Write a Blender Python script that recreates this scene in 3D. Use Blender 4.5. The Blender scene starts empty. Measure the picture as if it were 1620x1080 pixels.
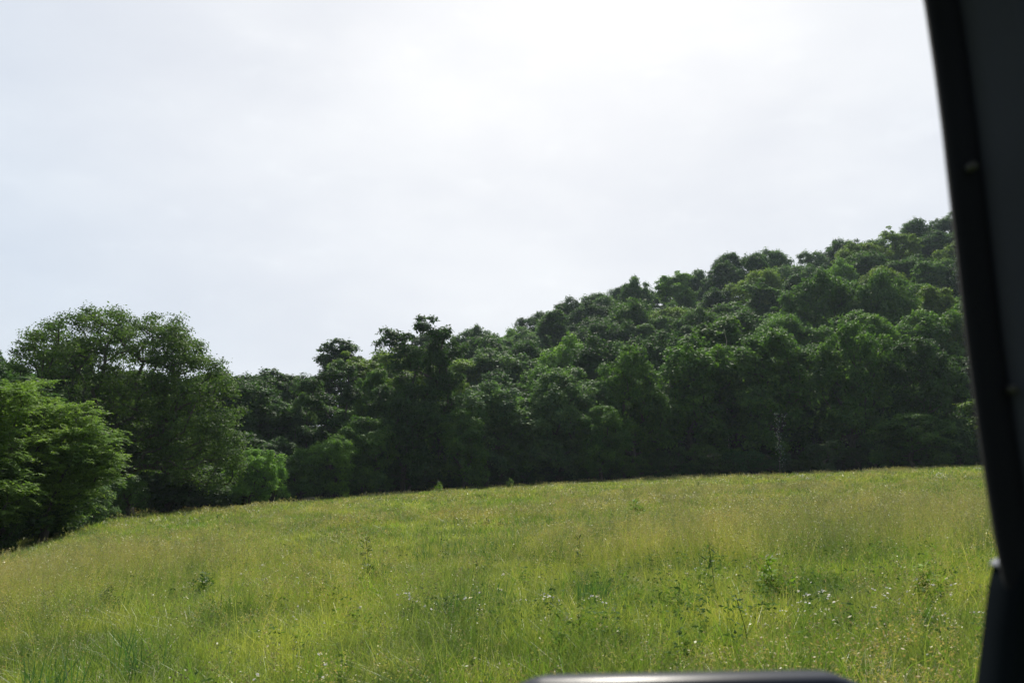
import bpy, math, random
import numpy as np
from mathutils import Vector, Matrix

# ---------------------------------------------------------------- camera, world, sun, exposure
SC = bpy.context.scene
COL = SC.collection
FPX = 1403.0                      # focal length in pixels of the 1620 px wide photograph
PITCH = math.radians(8.11)
SUN_EL, SUN_AZ = math.radians(47), math.radians(4)      # azimuth measured from +Y towards +X

cam_d = bpy.data.cameras.new('camera')
cam = bpy.data.objects.new('camera', cam_d); COL.objects.link(cam)
cam_d.sensor_width = 36.0
cam_d.lens = 36.0 * FPX / 1620.0
cam_d.clip_start = 0.02; cam_d.clip_end = 6000
cam_d.dof.use_dof = True; cam_d.dof.focus_distance = 30.0; cam_d.dof.aperture_fstop = 6.0
cam.location = (0, 0, 0)
cam.rotation_euler = (math.radians(90) + PITCH, 0, 0)
SC.camera = cam

W = bpy.data.worlds.new('World'); SC.world = W; W.use_nodes = True
nt = W.node_tree; nt.nodes.clear()
def N(tree, typ, **kw):
    n = tree.nodes.new(typ)
    for k, v in kw.items(): setattr(n, k, v)
    return n
def L(tree, a, b): tree.links.new(a, b)
def mathn(tree, op, a, b=None, clamp=False):
    n = N(tree, 'ShaderNodeMath', operation=op); n.use_clamp = clamp
    for i, v in enumerate((a, b)):
        if v is None: continue
        if isinstance(v, (int, float)): n.inputs[i].default_value = v
        else: L(tree, v, n.inputs[i])
    return n.outputs[0]
def ramp(tree, fac, stops, interp='LINEAR'):
    n = N(tree, 'ShaderNodeValToRGB'); cr = n.color_ramp; cr.interpolation = interp
    while len(cr.elements) < len(stops): cr.elements.new(0.5)
    for e, (p, c) in zip(cr.elements, stops):
        e.position = p; e.color = (c[0], c[1], c[2], 1) if len(c) == 3 else c
    L(tree, fac, n.inputs[0]); return n.outputs[0]
def mixc(tree, fac, a, b, mode='MIX'):
    n = N(tree, 'ShaderNodeMix', data_type='RGBA', blend_type=mode)
    for s, v in ((n.inputs[0], fac), (n.inputs[6], a), (n.inputs[7], b)):
        if isinstance(v, (int, float)): s.default_value = v
        elif isinstance(v, tuple): s.default_value = (v[0], v[1], v[2], 1)
        else: L(tree, v, s)
    return n.outputs[2]

sky = N(nt, 'ShaderNodeTexSky', sky_type='NISHITA')
sky.sun_disc = False; sky.sun_elevation = SUN_EL; sky.sun_rotation = SUN_AZ
sky.air_density = 1.0; sky.dust_density = 2.0
tc = N(nt, 'ShaderNodeTexCoord')
sdir = Vector((math.sin(SUN_AZ) * math.cos(SUN_EL), math.cos(SUN_AZ) * math.cos(SUN_EL), math.sin(SUN_EL)))
gdir = Vector((0.065, math.cos(math.radians(31)), math.sin(math.radians(31)))).normalized()
dp = N(nt, 'ShaderNodeVectorMath', operation='DOT_PRODUCT'); L(nt, tc.outputs['Generated'], dp.inputs[0]); dp.inputs[1].default_value = gdir
# thin veil of cloud, brightest round the sun, duller and bluer away from it
cloud = ramp(nt, dp.outputs['Value'], [(0.0, (3.5, 3.9, 4.5)), (0.55, (4.6, 5.2, 6.0)), (0.80, (7.2, 7.9, 8.8)), (0.90, (8.2, 8.55, 9.1)), (0.965, (8.8, 9.0, 9.35)), (1.0, (10.4, 10.4, 10.4))])
mp = N(nt, 'ShaderNodeMapping'); mp.inputs['Scale'].default_value = (1.5, 1.5, 3.6); L(nt, tc.outputs['Generated'], mp.inputs[0])
n1 = N(nt, 'ShaderNodeTexNoise'); n1.inputs['Scale'].default_value = 2.1; n1.inputs['Detail'].default_value = 5.0; n1.inputs['Roughness'].default_value = 0.5; L(nt, mp.outputs[0], n1.inputs['Vector'])
cl_b = ramp(nt, n1.outputs['Fac'], [(0.32, (0.945, 0.95, 0.965)), (0.68, (1.05, 1.045, 1.035))], 'EASE')
cloud2 = mixc(nt, 1.0, cloud, cl_b, 'MULTIPLY')
n3 = N(nt, 'ShaderNodeTexNoise'); n3.inputs['Scale'].default_value = 9.0; n3.inputs['Detail'].default_value = 6.0; n3.inputs['Roughness'].default_value = 0.55; L(nt, mp.outputs[0], n3.inputs['Vector'])
cloud2 = mixc(nt, 1.0, cloud2, ramp(nt, n3.outputs['Fac'], [(0.35, (0.985, 0.985, 0.99)), (0.6, (1.0, 1.0, 1.0)), (0.72, (1.03, 1.03, 1.025))]), 'MULTIPLY')
skycol = mixc(nt, 0.95, sky.outputs[0], cloud2)
bg = N(nt, 'ShaderNodeBackground'); L(nt, skycol, bg.inputs['Color']); bg.inputs['Strength'].default_value = 0.087
wo = N(nt, 'ShaderNodeOutputWorld'); L(nt, bg.outputs[0], wo.inputs['Surface'])

sl = bpy.data.lights.new('sun', 'SUN'); sl.energy = 5.0; sl.angle = math.radians(1.5); sl.color = (1.0, 0.94, 0.84)
so = bpy.data.objects.new('sun', sl); COL.objects.link(so)
so.rotation_euler = sdir.to_track_quat('Z', 'Y').to_euler(); so.location = (0, 0, 60)

SC.view_settings.view_transform = 'Standard'; SC.view_settings.look = 'None'
SC.view_settings.exposure = 0.22; SC.view_settings.gamma = 1.0
SC.render.engine = 'CYCLES'
cy = SC.cycles
cy.max_bounces = 6; cy.diffuse_bounces = 3; cy.glossy_bounces = 2; cy.transmission_bounces = 4; cy.volume_bounces = 1; cy.transparent_max_bounces = 8
cy.use_denoising = True
try:
    cy.denoiser = 'OPENIMAGEDENOISE'; cy.denoising_input_passes = 'RGB_ALBEDO_NORMAL'; cy.denoising_prefilter = 'ACCURATE'
except Exception: pass
cy.sample_clamp_indirect = 4.0
cy.caustics_reflective = False; cy.caustics_refractive = False

# ---------------------------------------------------------------- geometry helpers
rng = np.random.default_rng(7)
def ray(px, py):
    """slopes (x/y, z/y) of the direction that the photograph's pixel looks along"""
    c = (px - 810.0) / FPX; d = (540.0 - py) / FPX
    den = math.cos(PITCH) - d * math.sin(PITCH)
    return c / den, (math.sin(PITCH) + d * math.cos(PITCH)) / den

def make_mesh(name, V, F, mats=(), fmat=None, tint=None, smooth=False):
    V = np.asarray(V, dtype=np.float32); F = np.asarray(F, dtype=np.int32)
    k = F.shape[1]
    me = bpy.data.meshes.new(name)
    me.vertices.add(len(V)); me.vertices.foreach_set('co', V.ravel())
    me.loops.add(F.size); me.loops.foreach_set('vertex_index', F.ravel())
    me.polygons.add(len(F))
    me.polygons.foreach_set('loop_start', np.arange(0, F.size, k, dtype=np.int32))
    me.polygons.foreach_set('loop_total', np.full(len(F), k, dtype=np.int32))
    for m in mats: me.materials.append(m)
    if fmat is not None: me.polygons.foreach_set('material_index', np.asarray(fmat, dtype=np.int32))
    if smooth: me.polygons.foreach_set('use_smooth', np.ones(len(F), dtype=bool))
    if tint is not None:
        a = me.attributes.new('tint', 'FLOAT', 'FACE'); a.data.foreach_set('value', np.asarray(tint, dtype=np.float32))
    me.update(calc_edges=True)
    return me
def link(name, me, parent=None, loc=None):
    o = bpy.data.objects.new(name, me); COL.objects.link(o)
    if parent is not None: o.parent = parent
    if loc is not None: o.location = loc
    return o
def tag(o, label=None, cat=None, group=None, kind=None):
    if label: o['label'] = label
    if cat: o['category'] = cat
    if group: o['group'] = group
    if kind: o['kind'] = kind
    return o

# value noise for layouts
_grid = rng.random((64, 64))
def vnoise(x, y, s):
    x = np.asarray(x, float) / s + 200; y = np.asarray(y, float) / s + 200
    xi = np.floor(x).astype(int); yi = np.floor(y).astype(int); fx = x - xi; fy = y - yi
    fx = fx * fx * (3 - 2 * fx); fy = fy * fy * (3 - 2 * fy)
    g = lambda a, b: _grid[a % 64, b % 64]
    return (g(xi, yi) * (1 - fx) + g(xi + 1, yi) * fx) * (1 - fy) + (g(xi, yi + 1) * (1 - fx) + g(xi + 1, yi + 1) * fx) * fy
def fbm(x, y, s): return 0.6 * vnoise(x, y, s) + 0.27 * vnoise(x + 31, y + 17, s * 0.45) + 0.13 * vnoise(x + 7, y + 53, s * 0.2)

# ---------------------------------------------------------------- materials
def newmat(name):
    m = bpy.data.materials.new(name); m.use_nodes = True; m.node_tree.nodes.clear(); return m, m.node_tree

def leaf_mat(name, transl=0.42, rough=0.62, spec=0.14, tr_gain=(1.25, 1.35, 0.7), sat=0.3):
    m, t = newmat(name)
    oi = N(t, 'ShaderNodeObjectInfo'); at = N(t, 'ShaderNodeAttribute', attribute_name='tint')
    f = ramp(t, at.outputs['Fac'], [(0.0, (0.62, 0.68, 0.75)), (0.5, (1.0, 1.0, 1.0)), (1.0, (1.5, 1.38, 1.1))])
    c = mixc(t, 1.0, oi.outputs['Color'], f, 'MULTIPLY')
    geo = N(t, 'ShaderNodeNewGeometry'); nz = N(t, 'ShaderNodeTexNoise'); nz.inputs['Scale'].default_value = 0.45; nz.inputs['Detail'].default_value = 2
    L(t, geo.outputs['Position'], nz.inputs['Vector'])
    f2 = ramp(t, nz.outputs['Fac'], [(0.35, (0.8, 0.85, 0.95)), (0.65, (1.18, 1.12, 0.95))])
    c = mixc(t, 1.0, c, f2, 'MULTIPLY')
    p = N(t, 'ShaderNodeBsdfPrincipled'); L(t, c, p.inputs['Base Color']); p.inputs['Roughness'].default_value = rough; p.inputs['Specular IOR Level'].default_value = spec
    tl = N(t, 'ShaderNodeBsdfTranslucent'); L(t, mixc(t, 1.0, c, tr_gain, 'MULTIPLY'), tl.inputs['Color'])
    mx = N(t, 'ShaderNodeMixShader'); mx.inputs[0].default_value = transl
    L(t, p.outputs[0], mx.inputs[1]); L(t, tl.outputs[0], mx.inputs[2])
    o = N(t, 'ShaderNodeOutputMaterial'); L(t, mx.outputs[0], o.inputs[0]); return m
M_LEAF = leaf_mat('leaves')

def bark_mat():
    m, t = newmat('bark'); geo = N(t, 'ShaderNodeTexCoord'); mp = N(t, 'ShaderNodeMapping'); mp.inputs['Scale'].default_value = (6, 6, 1.2)
    L(t, geo.outputs['Object'], mp.inputs[0]); nz = N(t, 'ShaderNodeTexNoise'); nz.inputs['Scale'].default_value = 2; nz.inputs['Detail'].default_value = 6; L(t, mp.outputs[0], nz.inputs['Vector'])
    c = ramp(t, nz.outputs['Fac'], [(0.3, (0.035, 0.03, 0.024)), (0.7, (0.11, 0.095, 0.075))])
    p = N(t, 'ShaderNodeBsdfPrincipled'); L(t, c, p.inputs['Base Color']); p.inputs['Roughness'].default_value = 0.9
    b = N(t, 'ShaderNodeBump'); b.inputs['Strength'].default_value = 0.6; b.inputs['Distance'].default_value = 0.03; L(t, nz.outputs['Fac'], b.inputs['Height']); L(t, b.outputs[0], p.inputs['Normal'])
    o = N(t, 'ShaderNodeOutputMaterial'); L(t, p.outputs[0], o.inputs[0]); return m
M_BARK = bark_mat()

def grass_mat(name, cols, patch=None, transl=0.4, patch_scale=0.12, spec=0.3, rough=0.45):
    """cols: ramp colours over the per-blade tint; patch: colour the meadow drifts to in large patches"""
    m, t = newmat(name)
    at = N(t, 'ShaderNodeAttribute', attribute_name='tint'); oi = N(t, 'ShaderNodeObjectInfo')
    v = mathn(t, 'ADD', mathn(t, 'MULTIPLY', at.outputs['Fac'], 0.5), mathn(t, 'MULTIPLY', oi.outputs['Random'], 0.5))
    c = ramp(t, v, [(i / (len(cols) - 1), q) for i, q in enumerate(cols)])
    if patch:
        geo = N(t, 'ShaderNodeNewGeometry'); nz = N(t, 'ShaderNodeTexNoise'); nz.inputs['Scale'].default_value = patch_scale; nz.inputs['Detail'].default_value = 5; nz.inputs['Roughness'].default_value = 0.62
        L(t, geo.outputs['Position'], nz.inputs['Vector'])
        f = ramp(t, nz.outputs['Fac'], [(0.40, (0, 0, 0)), (0.64, (1, 1, 1))])
        c = mixc(t, mathn(t, 'MULTIPLY', f, 0.36), c, patch)
        nz2 = N(t, 'ShaderNodeTexNoise'); nz2.inputs['Scale'].default_value = 0.75; nz2.inputs['Detail'].default_value = 4; L(t, geo.outputs['Position'], nz2.inputs['Vector'])
        f2 = ramp(t, nz2.outputs['Fac'], [(0.37, (0.52, 0.62, 0.70)), (0.5, (0.95, 0.96, 0.98)), (0.63, (1.38, 1.24, 1.16))])
        c = mixc(t, 1.0, c, f2, 'MULTIPLY')
    p = N(t, 'ShaderNodeBsdfPrincipled'); L(t, c, p.inputs['Base Color']); p.inputs['Roughness'].default_value = rough; p.inputs['Specular IOR Level'].default_value = spec
    tl = N(t, 'ShaderNodeBsdfTranslucent'); L(t, mixc(t, 1.0, c, (1.15, 1.2, 0.75), 'MULTIPLY'), tl.inputs['Color'])
    mx = N(t, 'ShaderNodeMixShader'); mx.inputs[0].default_value = transl
    L(t, p.outputs[0], mx.inputs[1]); L(t, tl.outputs[0], mx.inputs[2])
    o = N(t, 'ShaderNodeOutputMaterial'); L(t, mx.outputs[0], o.inputs[0]); return m
M_GRASS = grass_mat('grass_blades', [(0.10, 0.148, 0.036), (0.215, 0.295, 0.060), (0.335, 0.395, 0.092), (0.49, 0.505, 0.18)], (0.30, 0.29, 0.07))
M_LUSH = grass_mat('lush_blades', [(0.08, 0.15, 0.03), (0.17, 0.28, 0.045), (0.28, 0.40, 0.06)], (0.16, 0.25, 0.04))
M_BLUEG = grass_mat('bluish_blades', [(0.04, 0.11, 0.035), (0.08, 0.17, 0.05), (0.12, 0.21, 0.07)])
M_SEED = grass_mat('seed_heads', [(0.22, 0.16, 0.08), (0.36, 0.33, 0.12), (0.50, 0.50, 0.20)], (0.36, 0.33, 0.18), 0.3, 0.16)
M_DRY = grass_mat('dry_straw', [(0.36, 0.31, 0.19), (0.55, 0.50, 0.36), (0.7, 0.67, 0.55)], None, 0.2)
M_PETAL = grass_mat('petals', [(0.55, 0.52, 0.56), (0.72, 0.72, 0.72)], None, 0.3, spec=0.1)
M_YELLOW = grass_mat('flower_centres', [(0.6, 0.42, 0.04), (0.7, 0.5, 0.05)], None, 0.0)
M_WEED = leaf_mat('weed_leaves', 0.35, 0.6, 0.12)

def ground_mat():
    m, t = newmat('soil'); tcn = N(t, 'ShaderNodeNewGeometry')
    nz = N(t, 'ShaderNodeTexNoise'); nz.inputs['Scale'].default_value = 1.3; nz.inputs['Detail'].default_value = 8; L(t, tcn.outputs['Position'], nz.inputs['Vector'])
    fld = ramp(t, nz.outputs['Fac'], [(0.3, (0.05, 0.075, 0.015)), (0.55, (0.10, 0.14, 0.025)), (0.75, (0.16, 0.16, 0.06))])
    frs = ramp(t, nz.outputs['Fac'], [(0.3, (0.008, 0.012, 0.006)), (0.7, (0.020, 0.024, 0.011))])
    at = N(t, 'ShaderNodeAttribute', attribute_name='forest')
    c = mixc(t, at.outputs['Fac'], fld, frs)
    p = N(t, 'ShaderNodeBsdfPrincipled'); L(t, c, p.inputs['Base Color']); p.inputs['Roughness'].default_value = 1.0; p.inputs['Specular IOR Level'].default_value = 0.1
    o = N(t, 'ShaderNodeOutputMaterial'); L(t, p.outputs[0], o.inputs[0]); return m

# ---------------------------------------------------------------- terrain
EDGE = [(-500, 985, 20), (-200, 930, 30), (0, 872, 44), (60, 852, 52), (120, 830, 60), (170, 817, 68), (250, 810, 82), (350, 801, 94), (450, 792, 104),
        (700, 774, 112), (1000, 757, 116), (1300, 746, 116), (1550, 735, 116), (1900, 722, 116), (2400, 710, 116)]
CREST = [(-500, 700, 120), (0, 690, 125), (250, 690, 135), (400, 700, 140), (480, 690, 145), (600, 672, 160), (700, 640, 200), (770, 604, 235), (850, 575, 250), (960, 536, 258),
         (1090, 508, 262), (1200, 484, 262), (1300, 468, 262), (1400, 440, 262), (1500, 426, 262), (1700, 395, 262), (2400, 340, 262)]
def table(T, off=0.0):
    us = []; es = []; ys = []
    for px, py, Y in T:
        u, e = ray(px, py); us.append(u); es.append(e - off / Y); ys.append(Y)
    uu = np.linspace(-1.3, 1.3, 521); E = np.interp(uu, us, es); Yy = np.interp(uu, us, ys)
    k = np.exp(-0.5 * (np.arange(-12, 13) / 5.0) ** 2); k /= k.sum()
    sm = lambda a: np.convolve(np.pad(a, 12, mode='edge'), k, mode='valid')
    return uu, sm(E), sm(Yy)
UE, EE, YE = table(EDGE, 0.45)
UC, EC, YC = table([(a, b - (0 if a < 500 else -4 if a < 1000 else 3), c) for a, b, c in CREST])
def edgeY(u): return np.interp(u, UE, YE)
def crestY(u): return np.interp(u, UC, YC)
def ground(x, y):
    x = np.asarray(x, float); y = np.asarray(y, float)
    yy = np.maximum(y, 6.0); u = np.clip(x / yy, -1.3, 1.3)
    ye = edgeY(u); ee = np.interp(u, UE, EE); yc = crestY(u); ec = np.interp(u, UC, EC)
    kf = ee + 1.6 / ye
    zf = -1.6 + np.maximum(y, 0) * kf
    t = np.clip((y - ye) / (yc - ye), 0, 1); e = ee + (ec - ee) * t
    zh = y * e
    over = np.maximum(y - yc, 0); zh2 = yc * ec - over * 0.25 - over * over * 0.0004
    z = np.where(y <= ye, zf, np.where(y <= yc, zh, np.maximum(zh2, -30)))
    bump = (fbm(x, y, 9.0) - 0.5) * 0.35 * np.clip((np.abs(y) + np.abs(x) - 4) / 20, 0, 1)
    return z + bump * np.where(y <= ye, 1, 3)
def hit(px, py, dz=0.0):
    """the field point seen at a photograph pixel"""
    u, e = ray(px, py); lo = 3.0
    for Y in np.arange(3.0, 200.0, 0.1):
        if ground(u * Y, Y) + dz >= e * Y: return u * Y, Y
    return u * 110, 110.0

xs = np.unique(np.concatenate([np.linspace(-1500, -160, 30), np.linspace(-160, 160, 321), np.linspace(160, 1500, 30)]))
ys = np.unique(np.concatenate([np.linspace(-1200, -40, 16), np.linspace(-40, 0, 20), np.linspace(0, 130, 261), np.linspace(130, 300, 120), np.linspace(300, 3500, 40)]))
GX, GY = np.meshgrid(xs, ys); GZ = ground(GX, GY)
nx, ny = len(xs), len(ys); idx = np.arange(nx * ny).reshape(ny, nx)
F = np.stack([idx[:-1, :-1], idx[:-1, 1:], idx[1:, 1:], idx[1:, :-1]], -1).reshape(-1, 4)
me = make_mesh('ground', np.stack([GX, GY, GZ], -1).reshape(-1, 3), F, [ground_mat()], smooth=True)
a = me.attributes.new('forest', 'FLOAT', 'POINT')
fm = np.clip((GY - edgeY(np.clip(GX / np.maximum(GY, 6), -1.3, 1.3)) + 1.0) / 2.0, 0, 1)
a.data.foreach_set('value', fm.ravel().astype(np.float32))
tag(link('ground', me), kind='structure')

# ---------------------------------------------------------------- foliage generators
def unit(v): return v / np.maximum(np.linalg.norm(v, axis=-1, keepdims=True), 1e-9)
def rdir(r, n): return unit(r.normal(size=(n, 3)))
def leaf_quads(r, P, Nn, length, width, droop=0.0, fwd=None):
    """one rhombic leaf per point: P base, Nn blade normal, random or given heading"""
    n = len(P); Nn = unit(Nn)
    h = rdir(r, n) if fwd is None else fwd
    h = h - (h * Nn).sum(1, keepdims=True) * Nn; h = unit(h); h[:, 2] -= droop; h = unit(h)
    s = unit(np.cross(Nn, h)); l = (length * r.uniform(0.7, 1.3, n))[:, None]; w = (width * r.uniform(0.7, 1.3, n))[:, None] * 0.5
    V = np.stack([P, P + h * l * 0.45 + s * w, P + h * l, P + h * l * 0.45 - s * w], 1).reshape(-1, 3)
    return V, np.arange(4 * n).reshape(n, 4)

def limbs(r, centres, base, first, r_tip=0.03, wig=0.10, sides=5, expo=0.46, trunk_pts=None):
    """a branching skeleton from base through first to every clump centre; returns tapered tubes"""
    nodes = [np.array(base, float)]; par = [-1]
    if trunk_pts is None: trunk_pts = [np.array(base) + (np.array(first) - np.array(base)) * f + np.array([r.normal() * 0.05, r.normal() * 0.05, 0]) * (f * 3) for f in (0.25, 0.5, 0.75, 1.0)]
    for p in trunk_pts: nodes.append(np.array(p, float)); par.append(len(nodes) - 2)
    start = max(1, len(nodes) - 3); z0 = nodes[-1]
    order = np.argsort(np.linalg.norm(centres - z0, axis=1)); leafn = []
    for ci in order:
        c = centres[ci]; A = np.array(nodes[start:]); d = np.linalg.norm(A - c, axis=1) + 0.35 * np.linalg.norm(A - z0, axis=1) + 2.5 * np.maximum(A[:, 2] - c[2], 0)
        j = int(np.argmin(d)) + start; a0 = nodes[j]; ln = np.linalg.norm(c - a0); k = max(2, int(ln / 1.0)); prev = j
        for i in range(1, k + 1):
            f = i / k; p = a0 + (c - a0) * f; p = p + np.array([0, 0, -0.10 * ln * math.sin(math.pi * f) * (0.3 if c[2] > a0[2] else -1)]) + (r.normal(size=3) * wig * ln / k if i < k else 0)
            nodes.append(p); par.append(prev); prev = len(nodes) - 1
        leafn.append(prev)
    n = len(nodes); cnt = np.zeros(n)
    for q in leafn:
        while q >= 0: cnt[q] += 1; q = par[q]
    rad = r_tip * np.maximum(cnt, 1) ** expo
    V = []; F = []; P = np.array(nodes)
    rad[0] *= 1.35
    for i in range(1, n):
        a, b = P[par[i]], P[i]; ax = b - a; ln = np.linalg.norm(ax)
        if ln < 1e-4: continue
        ax /= ln; t = np.array([0, 0, 1.0]) if abs(ax[2]) < 0.9 else np.array([1.0, 0, 0]); s = np.cross(ax, t); s /= np.linalg.norm(s); w = np.cross(ax, s)
        ra = min(rad[par[i]], rad[i] * 1.5) if par[i] > 0 else rad[0]; rb = rad[i]; o = len(V)
        an = np.arange(sides) * 2 * math.pi / sides
        for q in an: V.append(a - ax * ra * 0.3 + (s * math.cos(q) + w * math.sin(q)) * ra)
        for q in an: V.append(b + (s * math.cos(q) + w * math.sin(q)) * rb)
        for q in range(sides): F.append((o + q, o + (q + 1) % sides, o + sides + (q + 1) % sides, o + sides + q))
    return np.array(V), np.array(F)

def crown_leaves(r, C, R, per, length, width, flat=0.88, shell=0.55, up=0.85):
    """leaf clumps: centres C, radii R"""
    n = len(C); k = np.repeat(np.arange(n), (per * (R / R.mean()) ** 2).astype(int)); m = len(k)
    d = rdir(r, m); low = d[:, 2] < -0.15; d[low, 2] *= r.choice([-1, 1], low.sum(), p=[0.7, 0.3])
    rr = R[k] * (shell + (1.15 - shell) * r.random(m) ** 0.8)
    # each clump is itself broken into lobes, so its outline is uneven
    ph = r.random((n, 3)) * 6.28
    lobe = 1 + 0.22 * np.sin(3.1 * d[:, 0] * 2 + ph[k, 0]) + 0.18 * np.sin(4.3 * d[:, 1] * 2 + ph[k, 1]) + 0.12 * np.sin(5 * d[:, 2] * 2 + ph[k, 2])
    P = C[k] + d * (rr * lobe)[:, None] * np.array([1, 1, flat])
    Nn = d * 0.7 + np.array([0, 0, up]) + r.normal(size=(m, 3)) * 0.55
    V, F = leaf_quads(r, P, Nn, length, width, 0.25)
    tint = np.clip(0.5 + 0.20 * r.normal(size=m) + 0.26 * (r.random(n)[k] - 0.5), 0, 1)
    return V, F, tint

def shell_clumps(r, ells, n, lo=0.72, hi=1.0, holes=(), inner=0.25, zcut=-0.6):
    out = []; wts = np.array([e[1][0] * e[1][2] for e in ells], float); wts /= wts.sum(); tries = 0
    while len(out) < n and tries < n * 60:
        tries += 1
        c, rad = ells[r.choice(len(ells), p=wts)]; c = np.array(c, float); rad = np.array(rad, float)
        d = rdir(r, 1)[0]
        if d[2] < zcut: continue
        f = r.uniform(lo, hi) if r.random() > inner else r.uniform(0.25, lo)
        p = c + d * rad * f
        bad = False
        for c2, rad2 in ells:
            q = (p - np.array(c2)) / np.array(rad2)
            if (q * q).sum() < (lo * 0.72) ** 2 and r.random() < 0.8 and f >= lo: bad = True
        for hx, hz, hr in holes:
            if math.hypot(p[0] - hx, p[2] - hz) < hr: bad = True
        if bad: continue
        if any(np.linalg.norm(p - q) < 0.035 * (rad[0] + rad[2]) * 2 for q in out): continue
        out.append(p)
    return np.array(out)

# ---------------------------------------------------------------- tree prototypes (meshes shared by the copies)
def proto_tree(seed, h, cr, base_frac, nclump, per, leaf=0.30, kind='round'):
    r = np.random.default_rng(seed)
    zc = h * (1 + base_frac) / 2; rz = h * (1 - base_frac) / 2
    ells = []
    if kind == 'round':
        ells.append(((0, 0, zc + 0.12 * rz), (cr * 0.74, cr * 0.74, rz * 0.80)))
        ells.append(((r.normal() * 0.12 * cr, r.normal() * 0.12 * cr, zc + 0.62 * rz), (cr * 0.50, cr * 0.50, rz * 0.32)))
        nl = 13 if h < 13.5 else 9
        for q in range(nl):                                  # boughs bulging out of the crown at uneven heights
            a = q * 2.4 + r.normal() * 0.3; zf = -0.75 + 1.35 * (q + r.random()) / nl; o = (1 - min(abs(zf), 0.95) ** 3) ** 0.4 * r.uniform(0.54, 0.76); b = r.uniform(0.26, 0.44)
            ells.append(((math.cos(a) * cr * o, math.sin(a) * cr * o, zc + zf * rz), (cr * b, cr * b, min(cr * b, rz * b * 1.1) * 0.95)))
    elif kind == 'tall':
        for k in range(5):
            a = r.random() * 6.28; q = k / 4
            ells.append(((math.cos(a) * cr * 0.3, math.sin(a) * cr * 0.3, h * base_frac + (h * (1 - base_frac)) * (0.15 + 0.68 * q)), (cr * (0.9 - 0.35 * q), cr * (0.9 - 0.35 * q), rz * 0.33)))
    elif kind == 'gappy':
        for k in range(10):
            a = k * 2.4 + r.random(); q = k / 9
            ells.append(((math.cos(a) * cr * 0.62 * (1 - 0.25 * q ** 3), math.sin(a) * cr * 0.62 * (1 - 0.25 * q ** 3), h * base_frac + h * (1 - base_frac) * (0.1 + 0.78 * q)), (cr * 0.42, cr * 0.42, cr * 0.34)))
    C = shell_clumps(r, ells, nclump, inner=0.35)
    C[:, 2] = np.maximum(C[:, 2], 0.4)
    R = r.uniform(0.09, 0.20, len(C)) * cr * (1.0 if kind != 'gappy' else 0.9)
    R = np.maximum(R, 0.45)
    V, F, tint = crown_leaves(r, C, R, per, leaf, leaf * 0.62)
    cm = make_mesh('crown', V, F, [M_LEAF], tint=tint)
    TV, TF = limbs(r, C, (0, 0, -0.6), (r.normal() * 0.3, r.normal() * 0.3, h * max(base_frac, 0.22) + 0.5), 0.028)
    return cm, make_mesh('trunk', TV, TF, [M_BARK], smooth=True)

PROTO = {}
for i in range(6): PROTO['round%d' % i] = proto_tree(100 + i, 14.0, 5.6 + 0.3 * (i % 3), 0.12 - 0.04 * (i % 2), 205, 155, 0.37)
for i in range(3): PROTO['edge%d' % i] = proto_tree(200 + i, 13.0, 4.8, 0.03, 200, 150, 0.35)
for i in range(2): PROTO['tall%d' % i] = proto_tree(300 + i, 17.0, 4.3, 0.2, 130, 150, 0.35, 'tall')
for i in range(2): PROTO['gappy%d' % i] = proto_tree(400 + i, 20.0, 4.6, 0.20, 140, 150, 0.32, 'gappy')
for i in range(3): PROTO['bush%d' % i] = proto_tree(500 + i, 4.0, 2.4, 0.0, 55, 190, 0.17)

def place(name, proto, x, y, h, w, rot, col, label, cat, group=None, dz=0.0, sq=1.0):
    """a tree: an Empty at its foot > crown, trunk"""
    hp = {'r': 14.0, 'e': 13.0, 't': 17.0, 'g': 20.0, 'b': 4.0}[proto[0]]; wp = {'r': 5.9, 'e': 4.8, 't': 4.3, 'g': 4.6, 'b': 2.4}[proto[0]]
    e = bpy.data.objects.new(name, None); e.empty_display_size = 0.3; COL.objects.link(e)
    e.location = (x, y, float(ground(x, y)) + dz); e.rotation_euler = (0, 0, rot); e.scale = (w / wp, w / wp * sq, h / hp)
    tag(e, label, cat, group)
    cm, tm = PROTO[proto]
    c = link('crown', cm, e); c.color = (col[0], col[1], col[2], 1)
    link('trunk', tm, e)
    return e

ORD = ['', 'first', 'second', 'third', 'fourth', 'fifth', 'sixth', 'seventh', 'eighth', 'ninth', 'tenth', 'eleventh', 'twelfth', 'thirteenth', 'fourteenth', 'fifteenth', 'sixteenth',
       'seventeenth', 'eighteenth', 'nineteenth', 'twentieth', 'twenty-first', 'twenty-second', 'twenty-third', 'twenty-fourth', 'twenty-fifth', 'twenty-sixth', 'twenty-seventh',
       'twenty-eighth', 'twenty-ninth', 'thirtieth', 'thirty-first', 'thirty-second', 'thirty-third', 'thirty-fourth', 'thirty-fifth']
TONES = {'dark green': (0.050, 0.105, 0.031), 'mid green': (0.082, 0.165, 0.038), 'bright green': (0.130, 0.245, 0.048), 'grey-green': (0.095, 0.170, 0.070), 'yellow-green': (0.138, 0.220, 0.040)}

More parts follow.
